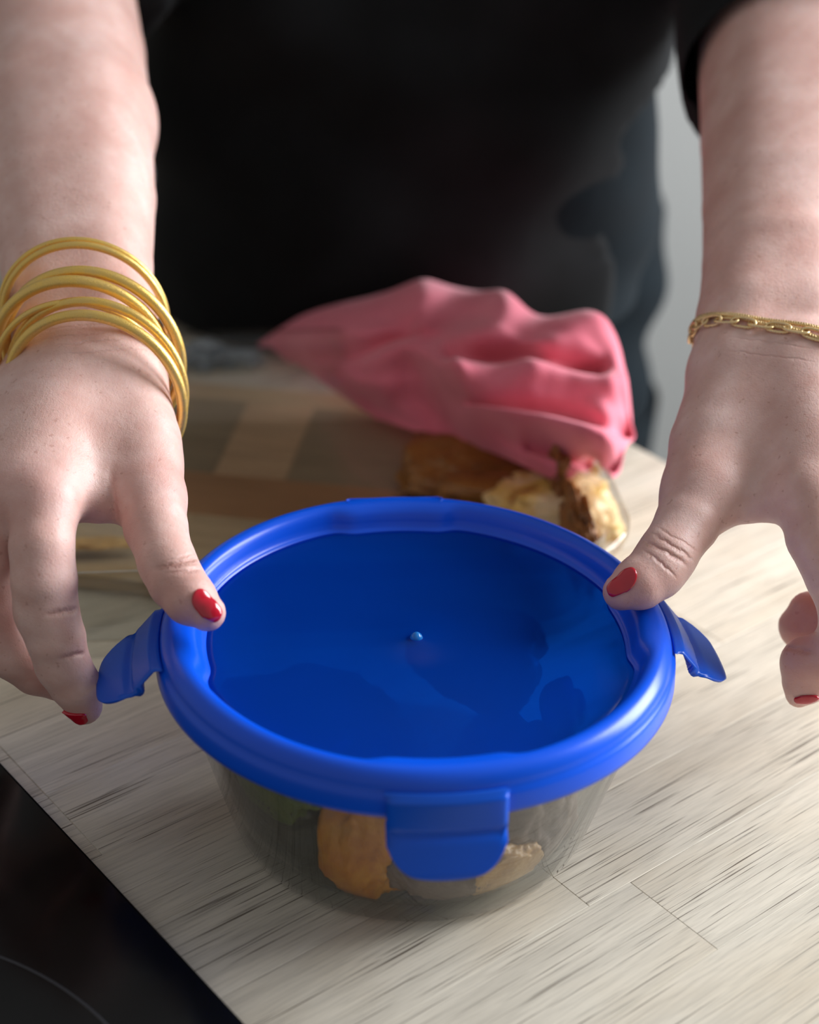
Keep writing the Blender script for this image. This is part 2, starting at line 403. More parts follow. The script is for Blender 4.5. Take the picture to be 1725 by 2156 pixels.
lid = empty('container_lid', (CX, CY, .07), 'round blue plastic lid with see-through centre and four clips', 'lid')
TL = Matrix.Translation((CX, CY, 0))
CLIPS = [-PI/2+YAW, YAW, PI/2+YAW, PI+YAW]
def notch(t):                                   # recess wall steps inwards by each clip
    s = 0
    for a in CLIPS:
        d = abs((t-a+PI) % (2*PI)-PI); s = max(s, 1/(1+math.exp((d-.27)/.022)))
    return s
def rin(r, z, t):
    if r < .0830 and r > .050: k = min(1, max(0, (r-.05)/.02))*min(1, (.0830-r)/.003); return r-.0036*notch(t)*k
    return r
prim = [(.0765, .0745), (.0776, .0748), (.0784, .0758), (.0790, .0778), (.0796, .0800), (.0803, .0816), (.0815, .0827), (.0832, .0831), (.0848, .0828), (.0862, .0820), (.0876, .0804), (.0884, .0783), (.0886, .0768),
        (.0893, .0760), (.0900, .0745), (.0903, .0700), (.0904, .0685), (.0896, .0681), (.0888, .0686), (.0884, .0720), (.0870, .0760), (.0862, .0785), (.0845, .0805), (.0818, .0800), (.0805, .0770), (.0795, .0740), (.0780, .0732), (.0765, .0732)]
V, Fc = lathe(prim, 256, rin); me = fixn(mesh('rim', V, Fc)); me.transform(TL); link('lid_rim', me, M_RIM, lid)
pan = [(0., .0743), (.0008, .0748), (.0022, .0744), (.0030, .0741), (.02, .0741), (.045, .0741), (.070, .0741), (.074, .0743), (.0767, .0745), (.0767, .0732), (.074, .0728), (.045, .0726), (.02, .0726), (0., .0726)]
V, Fc = lathe(pan, 256, rin, closed=False); me = mesh('panel', V, Fc); b = bmesh.new(); b.from_mesh(me); bmesh.ops.remove_doubles(b, verts=b.verts, dist=1e-6); b.to_mesh(me); b.free(); fixn(me)
me.transform(TL); link('lid_panel', me, M_PANEL, lid)
nb = [(0, .0764), (.0009, .0761), (.0018, .0753), (.0023, .0743), (.0020, .0735), (0, .0735)]
V, Fc = lathe(nb, 24, closed=False); me = fixn(mesh('nub', V, Fc)); me.transform(TL); link('moulding_nub', me, plastic('nub_plastic', (.02, .25, .75), 0, .2, .12), lid)
gk = [(.0795, .0790), (.0870, .0785), (.0870, .0770), (.0795, .0776)]
# embossed oblong on the rim by the back clip
def oblong(a, r0=.0838, half=.0165, rr=.0022):
    P = []
    n = 14
    for k in range(n+1): P.append((half+rr*math.sin(PI*k/n), rr*math.cos(PI*k/n)))
    for k in range(n+1): P.append((-half-rr*math.sin(PI*k/n), -rr*math.cos(PI*k/n)))
    out = []
    for (t, q) in P:
        r = r0+q; an = a+t/r0; z = .0829-(.0004 if abs(q) > .0015 else 0); out.append((CX+r*math.cos(an), CY+r*math.sin(an), z))
    return out
V, Fc = tube(oblong(CLIPS[2]), .00032, 8, True); link('embossed_outline', mesh('o', V, Fc), M_RIM, lid)

def clip(a, phi, name='clip'):
    L = .0278; W = .0194; ns, nt = 40, 25
    def prof(s):                                # offset outwards from the clip's plane
        k = min(1, s/.0025); n = .0022*k
        if s > .0125: n += (s-.0125)*.30 - .0011*math.exp(-((s-.0140)/.0014)**2)
        if s > .026: n -= (s-.026)*.25
        return n
    def thick(s):
        t = .0013 + .0026*math.exp(-((s-.0115)/.0016)**4)
        if s < .0030: t = .0007+.0006*s/.003
        if s > L*.93: t *= max(.35, 1-(s-L*.93)/(L*.07)*.6)
        return t
    V = []; Fc = []
    for i in range(ns+1):
        u = i/ns
        for side in (0, 1):
            for j in range(nt+1):
                q = -1+2*j/nt; Ls = L*(1-.09*q*q-.30*abs(q)**5); s = u*Ls
                wdt = W*(1-.03*(u > .05)); t = q*wdt
                n = prof(s) - (thick(s) if side else 0)
                if abs(q) > .9: n += (.0004 if side else -.0004)*(abs(q)-.9)/.1
                r = .0893+.0 + n*math.cos(phi)+s*math.sin(phi); z = .0775 + n*math.sin(phi)-s*math.cos(phi)
                rc = r - (.0893-math.sqrt(max(.0893**2-t*t, 0)))*(.85 if u < .1 else .85*max(0, 1-u*.55))
                V.append((CX+rc*math.cos(a)-t*math.sin(a), CY+rc*math.sin(a)+t*math.cos(a), z))
    m = nt+1; st = 2*m
    for i in range(ns):
        for j in range(nt):
            p = i*st+j; Fc.append((p, p+1, p+st+1, p+st)); p += m; Fc.append((p, p+st, p+st+1, p+1))
        p = i*st; Fc.append((p, p+st, p+st+m, p+m)); p = i*st+nt; Fc.append((p, p+m, p+st+m, p+st))
    for i in (0, ns):
        for j in range(nt):
            p = i*st+j; Fc.append((p, p+m, p+m+1, p+1))
    return link(name, fixn(mesh('clip', V, Fc)), M_CLIP, lid)
c0 = clip(CLIPS[0], math.radians(4)); c0['label'] = 'front clip folded down over the glass'
c1 = clip(CLIPS[1], math.radians(37)); c1['label'] = 'right clip swung open'
c2 = clip(CLIPS[2], math.radians(30)); c2['label'] = 'rear clip folded down'
c3 = clip(CLIPS[3], math.radians(37)); c3['label'] = 'left clip swung open'

# ------------------------------------------------------------------ food
def lump(name, c, r, seed, cols, label=None, cat=None, sc=(1, 1, 1), rotz=0., amp=.28, freq=2.2, parent=None, group=None, rough=.35, zmin=None, fine=90, blob=None):
    from mathutils import noise
    b = bmesh.new(); bmesh.ops.create_icosphere(b, subdivisions=5, radius=1)
    off = Vector((seed*3.1, seed*1.7, seed*.9))
    for v in b.verts:
        p = v.co.copy(); d = 1+amp*noise.fractal(p*freq*.6+off, 1., 2., 4)+.06*noise.noise(p*7+off)
        q = Vector((math.copysign(abs(p.x)**.8, p.x), math.copysign(abs(p.y)**.8, p.y), math.copysign(abs(p.z)**.75, p.z)))
        v.co = Vector((q.x*sc[0], q.y*sc[1], q.z*sc[2]))*r*d
    bmesh.ops.rotate(b, cent=(0, 0, 0), matrix=Matrix.Rotation(rotz, 3, 'Z'), verts=b.verts)
    for v in b.verts:
        v.co += Vector(c)
        if zmin is not None and v.co.z < zmin: v.co.z = zmin+(v.co.z-zmin)*.03
        if zmin == .0062:
            R_ = float(np.interp(v.co.z, [.0062, .011, .024, .042, .058, .068], [.0598, .0636, .0680, .0732, .0780, .0805]))-.0005; rx, ry = v.co.x-CX, v.co.y-CY; rr = math.hypot(rx, ry)
            if rr > R_: v.co.x = CX+rx*R_/rr; v.co.y = CY+ry*R_/rr
            v.co.z = min(v.co.z, .0718)
    me = bpy.data.meshes.new(name); b.to_mesh(me); b.free()
    m = NM(name+'_mat'); cc = m.coord(); n1 = m.noise(cc, fine, 4, .6, .5); n2 = m.noise(cc, 600, 3, .6)
    k = len(cols); col = m.ramp(n1, [(.28+.44*i/max(1, k-1), cols[i]) for i in range(k)])
    m.set(Base_Color=col, Roughness=rough, Normal=m.bump(m.math('ADD', n1, m.math('MULTIPLY', n2, .3)), .5, .002), Subsurface_Weight=.15, Subsurface_Radius=(.004, .002, .001), Subsurface_Scale=1.)
    o = link(name, me, m.m, parent); return tag(o, label, cat, group)
zb = .0062
lump('roasted_vegetable', (-.010, -.052, .032), .0200, 1, [(.30, .07, .008), (.62, .20, .015), (.78, .33, .03), (.35, .09, .02)], 'orange roasted piece standing left of the front clip', 'vegetable', (.75, .55, 1.45), .3, zmin=zb, fine=45)
lump('roasted_vegetable', (.036, -.052, .0180), .0125, 2, [(.38, .17, .05), (.70, .42, .18), (.78, .52, .26)], 'small golden roasted piece low right in container', 'vegetable', (1.0, .75, .9), .5, zmin=zb, fine=60)
lump('roasted_vegetable', (.038, -.034, .036), .0240, 3, [(.10, .065, .05), (.20, .14, .12), (.26, .19, .16), (.08, .045, .04)], 'grey-brown roasted piece to the right of the front clip', 'vegetable', (.9, .8, 1.0), .1, zmin=zb, fine=50)
lump('roasted_vegetable', (.014, -.055, .020), .0145, 9, [(.09, .05, .04), (.17, .11, .09), (.22, .15, .12)], 'dark brown piece on the bottom below the front clip', 'vegetable', (1.2, .7, .8), .1, zmin=zb, fine=50)
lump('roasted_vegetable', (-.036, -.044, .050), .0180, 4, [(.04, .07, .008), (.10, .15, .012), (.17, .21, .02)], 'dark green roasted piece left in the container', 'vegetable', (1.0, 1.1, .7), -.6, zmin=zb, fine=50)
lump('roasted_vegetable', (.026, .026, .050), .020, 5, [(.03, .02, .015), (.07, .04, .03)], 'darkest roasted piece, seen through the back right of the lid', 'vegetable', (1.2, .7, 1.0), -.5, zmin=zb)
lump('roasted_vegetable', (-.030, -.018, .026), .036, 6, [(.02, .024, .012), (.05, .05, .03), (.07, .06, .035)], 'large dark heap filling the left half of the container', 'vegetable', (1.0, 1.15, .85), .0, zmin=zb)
lump('roasted_vegetable', (.055, -.020, .060), .010, 8, [(.50, .34, .2), (.72, .55, .36)], 'small pale roasted piece at the right wall of container', 'vegetable', (.7, 1.0, .9), .0, zmin=zb)

# ------------------------------------------------------------------ baking dish, board, roast
DA = math.radians(8.0); MD = Matrix.Translation((.098, .092, 0)) @ Matrix.Rotation(DA, 4, 'Z')   # origin: near right corner of the rim
ZB = .0075
def rrect(x0, x1, y0, y1, r, n=10):
    P = []
    for (cx, cy, a0) in ((x1-r, y1-r, 0), (x0+r, y1-r, PI/2), (x0+r, y0+r, PI), (x1-r, y0+r, 1.5*PI)):
        for k in range(n+1): a = a0+PI/2*k/n; P.append((cx+r*math.cos(a), cy+r*math.sin(a)))
    return P
dish = empty('baking_dish', tuple((MD @ Vector((-.17, .12, ZB)))), 'large rectangular clear glass baking dish behind the round container', 'dish')
def dishmesh():
    lay = [(.016, ZB+.000, .030), (.013, ZB+.0008, .032), (.009, ZB+.006, .035), (.004, ZB+.036, .038), (.0015, ZB+.040, .040), (0, ZB+.0415, .041), (.0002, ZB+.0455, .041), (.002, ZB+.0468, .040), (.0060, ZB+.0468, .037),
           (.0080, ZB+.0450, .036), (.0088, ZB+.036, .035), (.0135, ZB+.010, .032), (.017, ZB+.0062, .029), (.022, ZB+.0052, .026)]
    V = []; Fc = []; m = None
    for (ins, z, r) in lay:
        P = rrect(-.345+ins, -ins, ins, .236-ins, r); m = len(P)
        for (x, y) in P: V.append(MD @ Vector((x, y, z)))
    for i in range(len(lay)-1):
        for k in range(m): Fc.append((i*m+k, i*m+(k+1) % m, (i+1)*m+(k+1) % m, (i+1)*m+k))
    Fc.append(tuple(range(m))[::-1]); Fc.append(tuple((len(lay)-1)*m+k for k in range(m)))
    return fixn(mesh('dish', V, Fc))
link('dish_body', dishmesh(), M_DISH, dish)
# baked-on stains: brown drips on the right wall and a greasy band by the near wall
def stain(name, x, y, z, lx, ly, lz, seed, cols):
    c = MD @ Vector((x, y, z)); return lump(name, c, 1., seed, cols, sc=(lx, ly, lz), rotz=DA, amp=.35, freq=3.5, parent=dish, rough=.4)
stain('burnt_drip', -.0150, .062, ZB+.020, .0050, .026, .018, 21, [(.05, .015, .005), (.30, .11, .02), (.08, .02, .005)])
stain('burnt_drip', -.0150, .118, ZB+.022, .0050, .024, .018, 22, [(.05, .015, .005), (.30, .11, .02), (.08, .02, .005)])
gp = MD.inverted() @ Vector(PZ(205, 1145, ZB+.006)); stain('grease_film', gp.x, gp.y, ZB+.0064, .020, .0045, .0008, 23, [(.34, .20, .07), (.46, .31, .13)])

BA = math.radians(-6.5)
brd = empty('wooden_board', (-.10, .20, 0), 'wooden board of light and brown strips lying under the baking dish', 'board')
MBr = Matrix.Translation((-.0965, .2335, 0)) @ Matrix.Rotation(BA, 4, 'Z')    # origin: joint between the light strip and the brown row
TONES = dict(l=board_wood('board_light', (.74, .53, .34)), g=board_wood('board_greige', (.44, .35, .235)), b=board_wood('board_brown', (.56, .32, .17)), m=board_wood('board_medium', (.66, .50, .32)))
rows = [(.002, .082, [(-.20, -.1, 'l'), (-.1, 0, 'g'), (0, .0355, 'l'), (.0355, .150, 'g')]),
        (-.038, .002, [(-.20, -.06, 'm'), (-.06, .12, 'b'), (.12, .150, 'g')]),
        (-.10, -.038, [(-.20, .0, 'm'), (.0, .150, 'm')]),
        (.082, .100, [(-.20, -.05, 'g'), (-.05, .150, 'm')])]
def wedge(x0, x1, y0, y1, tone):
    me = box(-(x1-x0)/2, (x1-x0)/2, -(y1-y0)/2, (y1-y0)/2, 0, ZB-.0004, .0003)
    o = link('board_strip', me, TONES[tone], None, False); o.parent = brd
    o.matrix_world = Matrix.Identity(4)
    c = MBr @ Vector(((x0+x1)/2, (y0+y1)/2, .0002)); o.location = c-brd.location; o.rotation_euler = (0, 0, BA)
for (y0, y1, cells) in rows:
    for (x0, x1, t) in cells: wedge(x0, x1, y0, y1, t)

lump('roasted_food_piece', PZ(1050, 1000, .014), .036, 11, [(.06, .02, .006), (.20, .075, .012), (.30, .125, .02), (.08, .025, .008)], 'dark golden roast piece in the dish under the pink cloth', 'food', (1.3, .85, .32), -.1, zmin=ZB+.0056, fine=28)
lump('roasted_food_piece', PZ(1165, 1075, .018), .026, 12, [(.30, .11, .015), (.66, .42, .10), (.74, .56, .30), (.78, .60, .36), (.60, .30, .02)], 'pale golden roasted piece in the dish by its right wall', 'food', (1.15, .9, .5), -.2, zmin=ZB+.0056, fine=30)

# ------------------------------------------------------------------ pink cloth over the far right corner of the dish
def catmull(P, n):
    out = []
    m = len(P)
    for i in range(m-1):
        p0, p1, p2, p3 = P[max(i-1, 0)], P[i], P[i+1], P[min(i+2, m-1)]
        for k in range(n):
            t = k/n; out.append(.5*((2*p1)+(-p0+p2)*t+(2*p0-5*p1+4*p2-p3)*t*t+(-p0+3*p1-3*p2+p3)*t**3))
    out.append(P[-1]); return np.array(out)
# rows from the far hem down to the near hem: (px, py, y in the room)
CL = [
 [(545, 728, .410), (640, 700, .43), (760, 672, .45), (900, 660, .46), (1040, 672, .46), (1150, 690, .45), (1240, 700, .44), (1300, 760, .42), (1325, 850, .40), (1330, 905, .385)],
 [(545, 722, .400), (640, 663, .40), (750, 630, .405), (900, 604, .41), (1050, 624, .405), (1140, 668, .39), (1235, 668, .375), (1292, 705, .36), (1318, 800, .35), (1334, 900, .335)],
 [(560, 726, .385), (645, 690, .365), (750, 690, .355), (880, 690, .350), (1020, 690, .350), (1110, 720, .345), (1200, 715, .335), (1270, 750, .325), (1305, 835, .32), (1330, 920, .31)],
 [(585, 742, .375), (660, 738, .350), (760, 735, .335), (880, 715, .335), (990, 735, .335), (1080, 742, .345), (1165, 760, .335), (1240, 790, .320), (1290, 868, .305), (1322, 945, .295)],
 [(620, 762, .365), (690, 780, .350), (770, 775, .350), (860, 745, .350), (950, 770, .325), (1060, 775, .315), (1150, 790, .308), (1225, 830, .300), (1285, 900, .288), (1312, 975, .280)],
 [(650, 790, .355), (720, 812, .345), (790, 810, .350), (880, 800, .350), (965, 815, .312), (1060, 835, .300), (1150, 850, .292), (1225, 880, .284), (1280, 935, .275), (1298, 995, .268)],
 [(690, 820, .350), (750, 838, .340), (820, 850, .338), (900, 845, .335), (985, 850, .318), (1065, 870, .305), (1150, 895, .300), (1215, 915, .292), (1262, 955, .285), (1283, 985, .275)],
 [(740, 850, .340), (800, 875, .325), (870, 890, .315), (940, 900, .308), (1010, 910, .300), (1080, 930, .292), (1150, 955, .285), (1195, 965, .290), (1235, 950, .300), (1265, 945, .300)],
 [(790, 880, .330), (850, 900, .312), (920, 918, .303), (990, 938, .292), (1050, 958, .284), (1110, 985, .274), (1165, 1010, .265), (1200, 1010, .262), (1225, 985, .280), (1245, 960, .290)],
]
CZ = [[.010, .012, .018, .022, .030, .036, .040, .036, .030, .026],
      [.012, .036, .056, .066, .078, .080, .082, .078, .064, .050],
      [.013, .038, .057, .064, .077, .078, .080, .076, .064, .048],
      [.013, .034, .050, .060, .072, .074, .074, .070, .062, .046],
      [.012, .028, .044, .056, .068, .070, .069, .066, .060, .045],
      [.011, .025, .038, .044, .062, .064, .064, .062, .058, .046],
      [.012, .022, .030, .036, .055, .058, .060, .060, .057, .050],
      [.014, .020, .024, .028, .040, .044, .048, .050, .050, .048],
      [.016, .020, .022, .024, .030, .034, .036, .038, .042, .046]]
RIDGES = [([(890, 600), (872, 700), (830, 748)], 34, .012), ([(1065, 625), (1045, 700), (960, 742)], 30, .012), ([(1262, 672), (1190, 715), (1120, 765)], 34, .012),
          ([(960, 790), (1100, 796), (1310, 815)], 22, .010), ([(950, 752), (1110, 752), (1260, 775)], 13, -.014), ([(1000, 845), (1180, 866), (1320, 905)], 12, -.010),
          ([(1000, 872), (1150, 898), (1265, 925), (1315, 970)], 18, .013), ([(1120, 925), (1220, 955), (1290, 975)], 14, -.016), ([(610, 745), (760, 740), (860, 705)], 14, -.010), ([(640, 800), (800, 825), (960, 800)], 20, .006)]
def ridge_height(x, y):
    h = 0
    for (pl, sg, a) in RIDGES:
        dm = 1e9
        for (x0, y0), (x1, y1) in zip(pl[:-1], pl[1:]):
            t = max(0, min(1, ((x-x0)*(x1-x0)+(y-y0)*(y1-y0))/((x1-x0)**2+(y1-y0)**2))); dm = min(dm, (x-x0-t*(x1-x0))**2+(y-y0-t*(y1-y0))**2)
        h += a*math.exp(-dm/(2*sg*sg))
    return h
def topix(P):
    d = P-CAM; z = d@FW; return 862.5+F*(d@RT)/z, 1078-F*(d@UP)/z
def make_cloth():
    from mathutils import noise
    ctrl = np.array([[PZ(q[0], q[1], z) for q, z in zip(r, zr)] for r, zr in zip(CL, CZ)])
    a = np.array([catmull(r, 16) for r in ctrl]); bq = np.array([catmull(a[:, j], 14) for j in range(a.shape[1])]).transpose(1, 0, 2)
    n, m = bq.shape[:2]; V = []
    for i in range(n):
        for j in range(m):
            p = bq[i, j]; q = Vector(p*22); d = noise.fractal(Vector((q.x*.7+q.z*.6, q.y*.6, q.z*1.3)), 1., 2., 3)*.0045+noise.noise(Vector(p*110))*.0007
            hh = ridge_height(*topix(p)); v_ = (CAM-p)/np.linalg.norm(CAM-p); pp = p+np.array([0, -1, .5])*d+v_*hh*.8+np.array([0, 0, .35])*hh; pp[2] = max(pp[2], .0035); V.append(pp)
    Fc = [(i*m+j, i*m+j+1, (i+1)*m+j+1, (i+1)*m+j) for i in range(n-1) for j in range(m-1)]
    me = fixn(mesh('cloth', V, Fc)); o = link('pink_cloth', me, M_PINK)
    s = o.modifiers.new('thick', 'SOLIDIFY'); s.thickness = .0016; s.offset = -1
    return tag(o, 'crumpled pink cotton cloth draped over the far corner of the baking dish', 'cloth')
make_cloth()

def crumple(name, c, r, seed, label, sc, col=(.72, .78, .84)):
    from mathutils import noise
    b = bmesh.new(); bmesh.ops.create_icosphere(b, subdivisions=4, radius=1); off = Vector((seed, seed*2, 1))
    for v in b.verts:
        p = v.co.copy(); d = 1+.5*(noise.cell(p*3+off)-.5)+.4*noise.noise(p*2.5+off)
        v.co = Vector((p.x*sc[0], p.y*sc[1], max(p.z, -.25)*sc[2]))*r*d+Vector(c)
        v.co.z = max(v.co.z, .0006)
    me = bpy.data.meshes.new(name); b.to_mesh(me); b.free()
    m = NM(name); m.set(Base_Color=(*col, 1), Roughness=.25, Transmission_Weight=.3)
    o = link(name, me, m.m, smooth=False); return tag(o, label, 'wrapping')
crumple('plastic_wrap', PZ(450, 752, .006), .022, 3, 'crumpled clear plastic wrap behind the dish beside the bangled wrist', (1.2, .5, .35), (.42, .50, .56))
crumple('paper_wrap', PZ(-18, 850, .012), .03, 5, 'white crumpled paper at the left edge behind the bangled hand', (1.1, .9, .8), (.75, .82, .9))

# ------------------------------------------------------------------ the person
def px(r, d): return r*d/F
def J(x, y, d, r): return (PD(x, y, d), px(r, d))
def palm(f, wr, mcp):
    for a, b in zip(wr, mcp): f.cone(a[0], b[0], a[1], b[1]*.97, .012)
    for i in range(3):
        for q in (.33, .66):
            a = wr[i][0]*(1-q)+wr[i+1][0]*q; b = mcp[i][0]*(1-q)+mcp[i+1][0]*q; b = a+(b-a)*.90
            f.cone(a, b, wr[i][1]*.99, mcp[i][1]*.97, .010)
def build_left():
    P0 = [J(165, 700, .66, 1)[0]]
    f = Field((-.235, -.035, .0), (-.04, .42, .30), .00135)
    # forearm: two blended strands make the flat oval of wrist and forearm
    aL = [J(70, -80, .86, 165), J(78, 120, .80, 162), J(84, 260, .755, 146), J(98, 420, .71, 126), J(112, 560, .68, 108), J(118, 660, .665, 96), J(120, 760, .65, 86)]
    aR = [J(100, -80, .86, 170), J(140, 120, .80, 164), J(170, 260, .755, 150), J(199, 420, .71, 128), J(210, 560, .68, 111), J(222, 660, .665, 104), J(240, 760, .648, 96)]
    for c in (aL, aR): f.chain(c, .010)
    f.cone(*[aL[2][0], aR[2][0]], aL[2][1], aR[2][1], .01); f.cone(aL[5][0], aR[5][0], .0150, .0150, .010)
    # palm: metacarpals fanning from the wrist
    mcp = [J(95, 1062, .590, 70), J(0, 1048, .597, 70), J(-75, 1035, .612, 64), J(-135, 1000, .632, 56)]
    wr = [J(190, 790, .646, 80), J(155, 785, .646, 78), J(128, 790, .650, 74), J(112, 800, .656, 66)]
    palm(f, wr, mcp)
    # thumb metacarpal and thenar mass
    f.chain([J(255, 800, .647, 92), J(292, 930, .626, 88), J(318, 1050, .606, 72)], .010)
    f.cone(*[J(150, 930, .628, 60)[0], J(290, 985, .622, 60)[0]], px(66, .628), px(60, .62), .012)
    f.chain([J(205, 850, .638, 76), J(212, 940, .625, 70), J(215, 1010, .613, 52)], .012)
    f.chain([J(120, 1035, .600, 58), J(205, 1052, .606, 46), J(285, 1040, .610, 52)], .008)      # web
    # thumb
    f.chain([J(318, 1050, .606, 71), J(328, 1110, .596, 67), J(352, 1185, .583, 57)], .004)
    f.chain([J(352, 1185, .583, 57), J(372, 1225, .578, 60), J(402, 1262, .5735, 56), J(436, 1290, .571, 40)], .004)
    # index finger
    f.chain([mcp[0], J(88, 1150, .583, 68), J(93, 1225, .583, 69), J(97, 1285, .586, 63)], .004)
    f.chain([J(97, 1285, .586, 63), J(118, 1345, .588, 62), J(131, 1397, .592, 53)], .004)
    f.chain([J(131, 1397, .592, 53), J(157, 1440, .596, 53), J(177, 1487, .602, 39)], .004)
    # middle, ring and little fingers
    f.chain([mcp[1], J(-35, 1180, .594, 64), J(-30, 1290, .600, 60)], .003); f.chain([J(-30, 1290, .600, 60), J(30, 1375, .606, 57), J(78, 1412, .611, 52), J(122, 1436, .615, 40)], .003)
    f.chain([mcp[2], J(-125, 1150, .612, 60), J(-125, 1250, .622, 56)], .002); f.chain([J(-125, 1250, .622, 56), J(-75, 1330, .634, 52), J(-30, 1365, .645, 42)], .002)
    f.chain([mcp[3], J(-180, 1090, .640, 52), J(-185, 1170, .650, 48)], .002); f.chain([J(-185, 1170, .650, 48), J(-150, 1235, .660, 44), J(-115, 1260, .668, 36)], .002)
    return f
def build_right():
    f = Field((.055, -.045, .0), (.235, .42, .30), .00135)
    aL = [J(1625, -60, .87, 165), J(1635, 140, .81, 162), J(1632, 300, .765, 154), J(1622, 440, .725, 141), J(1607, 560, .695, 126), J(1582, 680, .672, 112), J(1562, 770, .658, 106)]
    aR = [J(1720, -60, .87, 172), J(1735, 140, .81, 175), J(1735, 300, .765, 160), J(1715, 440, .725, 145), J(1690, 560, .695, 125), J(1690, 680, .672, 108), J(1710, 770, .658, 100)]
    for c in (aL, aR): f.chain(c, .010)
    f.cone(aL[5][0], aR[5][0], .0165, .0165, .010)
    mcp = [J(1705, 1045, .606, 68), J(1800, 1035, .612, 70), J(1880, 1015, .626, 64), J(1940, 980, .646, 56)]
    wr = [J(1640, 800, .650, 88), J(1690, 790, .648, 86), J(1735, 790, .652, 80), J(1775, 800, .656, 74)]
    palm(f, wr, mcp)
    f.chain([J(1548, 820, .652, 98), J(1508, 940, .637, 98), J(1478, 1040, .622, 84)], .010)
    f.chain([J(1590, 900, .640, 75), J(1600, 980, .628, 66)], .012)
    f.chain([J(1500, 1020, .624, 62), J(1580, 1048, .620, 50), J(1690, 1045, .610, 56)], .009)
    f.chain([J(1478, 1040, .622, 84), J(1448, 1100, .613, 68), J(1403, 1172, .603, 59)], .004)
    f.chain([J(1403, 1172, .603, 59), J(1382, 1202, .600, 61), J(1345, 1228, .597, 57), J(1309, 1246, .5955, 40)], .004)
    # index: out of the frame to the right and back to its tip
    f.chain([mcp[0], J(1722, 1130, .603, 66), J(1762, 1215, .603, 64), J(1790, 1290, .606, 60)], .004)
    f.chain([J(1790, 1290, .606, 60), J(1775, 1350, .612, 57), J(1748, 1385, .616, 52)], .003)
    f.chain([J(1748, 1385, .616, 52), J(1702, 1398, .620, 58), J(1697, 1434, .622, 50), J(1682, 1462, .624, 28)], .004)
    # middle
    f.chain([mcp[1], J(1845, 1150, .612, 64), J(1870, 1270, .620, 60)], .002)
    f.chain([J(1870, 1270, .620, 60), J(1800, 1325, .632, 54), J(1740, 1322, .640, 52)], .002); f.chain([J(1740, 1322, .640, 52), J(1705, 1290, .644, 44), J(1695, 1318, .646, 55), ], .002)
    f.chain([mcp[2], J(1930, 1125, .632, 60), J(1940, 1240, .640, 56), J(1890, 1310, .654, 50), J(1850, 1300, .658, 42)], .002)
    f.chain([mcp[3], J(1990, 1070, .654, 52), J(2000, 1160, .662, 48), J(1960, 1230, .674, 42), J(1930, 1240, .682, 34)], .002)
    return f
# coarse body under the clothes
SH_L, SH_R = np.array([-.20, .50, .44]), np.array([.20, .50, .44])
EL_L, EL_R = PD(105, -70, .862), PD(1660, -50, .872)
def torso_field(h, grow, lo, hi, lev, lean=None):
    f = Field(lo, hi, h); sl, X = f.block(lo, hi); Z = X[2]
    zz = np.array([l[0] for l in lev]); it = lambda k: np.interp(Z.ravel(), zz, [l[k] for l in lev]).reshape(1, 1, -1)
    cx, cy, a, b_ = it(1), it(2), it(3)+grow, it(4)+grow
    q = (np.abs((X[0]-cx)/a)**2.7+np.abs((X[1]-cy)/b_)**2.7)**(1/2.7); g = (q-1)*np.minimum(a, b_)
    g = np.maximum(g, np.maximum(Z-zz[-1], zz[0]-Z)); f.f[sl] = np.minimum(f.f[sl], g.astype(np.float32)); return f
LEV = [(-.25, .03, .685, .145, .095), (-.06, .03, .685, .15, .10), (.004, .03, .685, .15, .10), (.008, -.01, .500, .152, .115), (.06, -.01, .490, .152, .117), (.12, -.01, .490, .150, .12), (.20, -.01, .495, .152, .12), (.30, 0, .505, .17, .115), (.40, 0, .51, .18, .10), (.48, 0, .52, .12, .075)]
LL, LR = PD(1370, 560, .9), None
fL, fR = build_left(), build_right()
ftor = torso_field(.008, -.028, (-.26, .36, -.30), (.26, .80, .56), LEV)
ftor.cone((0, .53, .44), (0, .51, .54), .06, .05, .03)
for s_, S_, E in ((-1, SH_L, EL_L), (1, SH_R, EL_R)):
    ftor.cone((s_*.12, .52, .42), S_, .055, .055, .03); ftor.cone(S_, E, .050, .040, .02)
for s_ in (-1, 1):
    pass
flegs = Field((-.2, .5, -.93), (.25, .82, -.1), .010)
for s_ in (-1, 1):
    flegs.cone((.02+s_*.075, .685, -.15), (.02+s_*.085, .69, -.50), .078, .055, .02); flegs.cone((.02+s_*.085, .69, -.50), (.02+s_*.085, .70, -.84), .052, .034, .01)
    flegs.cone((.02+s_*.085, .70, -.865), (.02+s_*.10, .58, -.880), .030, .022, .01)
CREASES = []
def crease(f, x, y, d, ax2, w_=.00035, rad=.010, dep=1.0):
    p = f.project(np.array([PD(x, y, d)]))[0]; a = RT*ax2[0]-UP*ax2[1]; a = a/np.linalg.norm(a); CREASES.append((p, a, w_, rad, dep))
# left thumb knuckle, palm folds of the index, valley beside the thumb
crease(fL, 385, 1176, .57, (.25, .97), .00075, .0085, 1.0); crease(fL, 375, 1190, .57, (.10, .99), .0006, .007, .5); crease(fL, 378, 1163, .57, (.30, .95), .0006, .007, .35)
crease(fL, 247, 1045, .60, (1, -.10), .0016, .010, .9)
crease(fL, 392, 1205, .57, (.1, .99), .0006, .006, .45)
crease(fL, 150, 1293, .575, (.1, .99), .0010, .006, .8); crease(fL, 172, 1388, .58, (.2, .98), .0010, .005, .8)

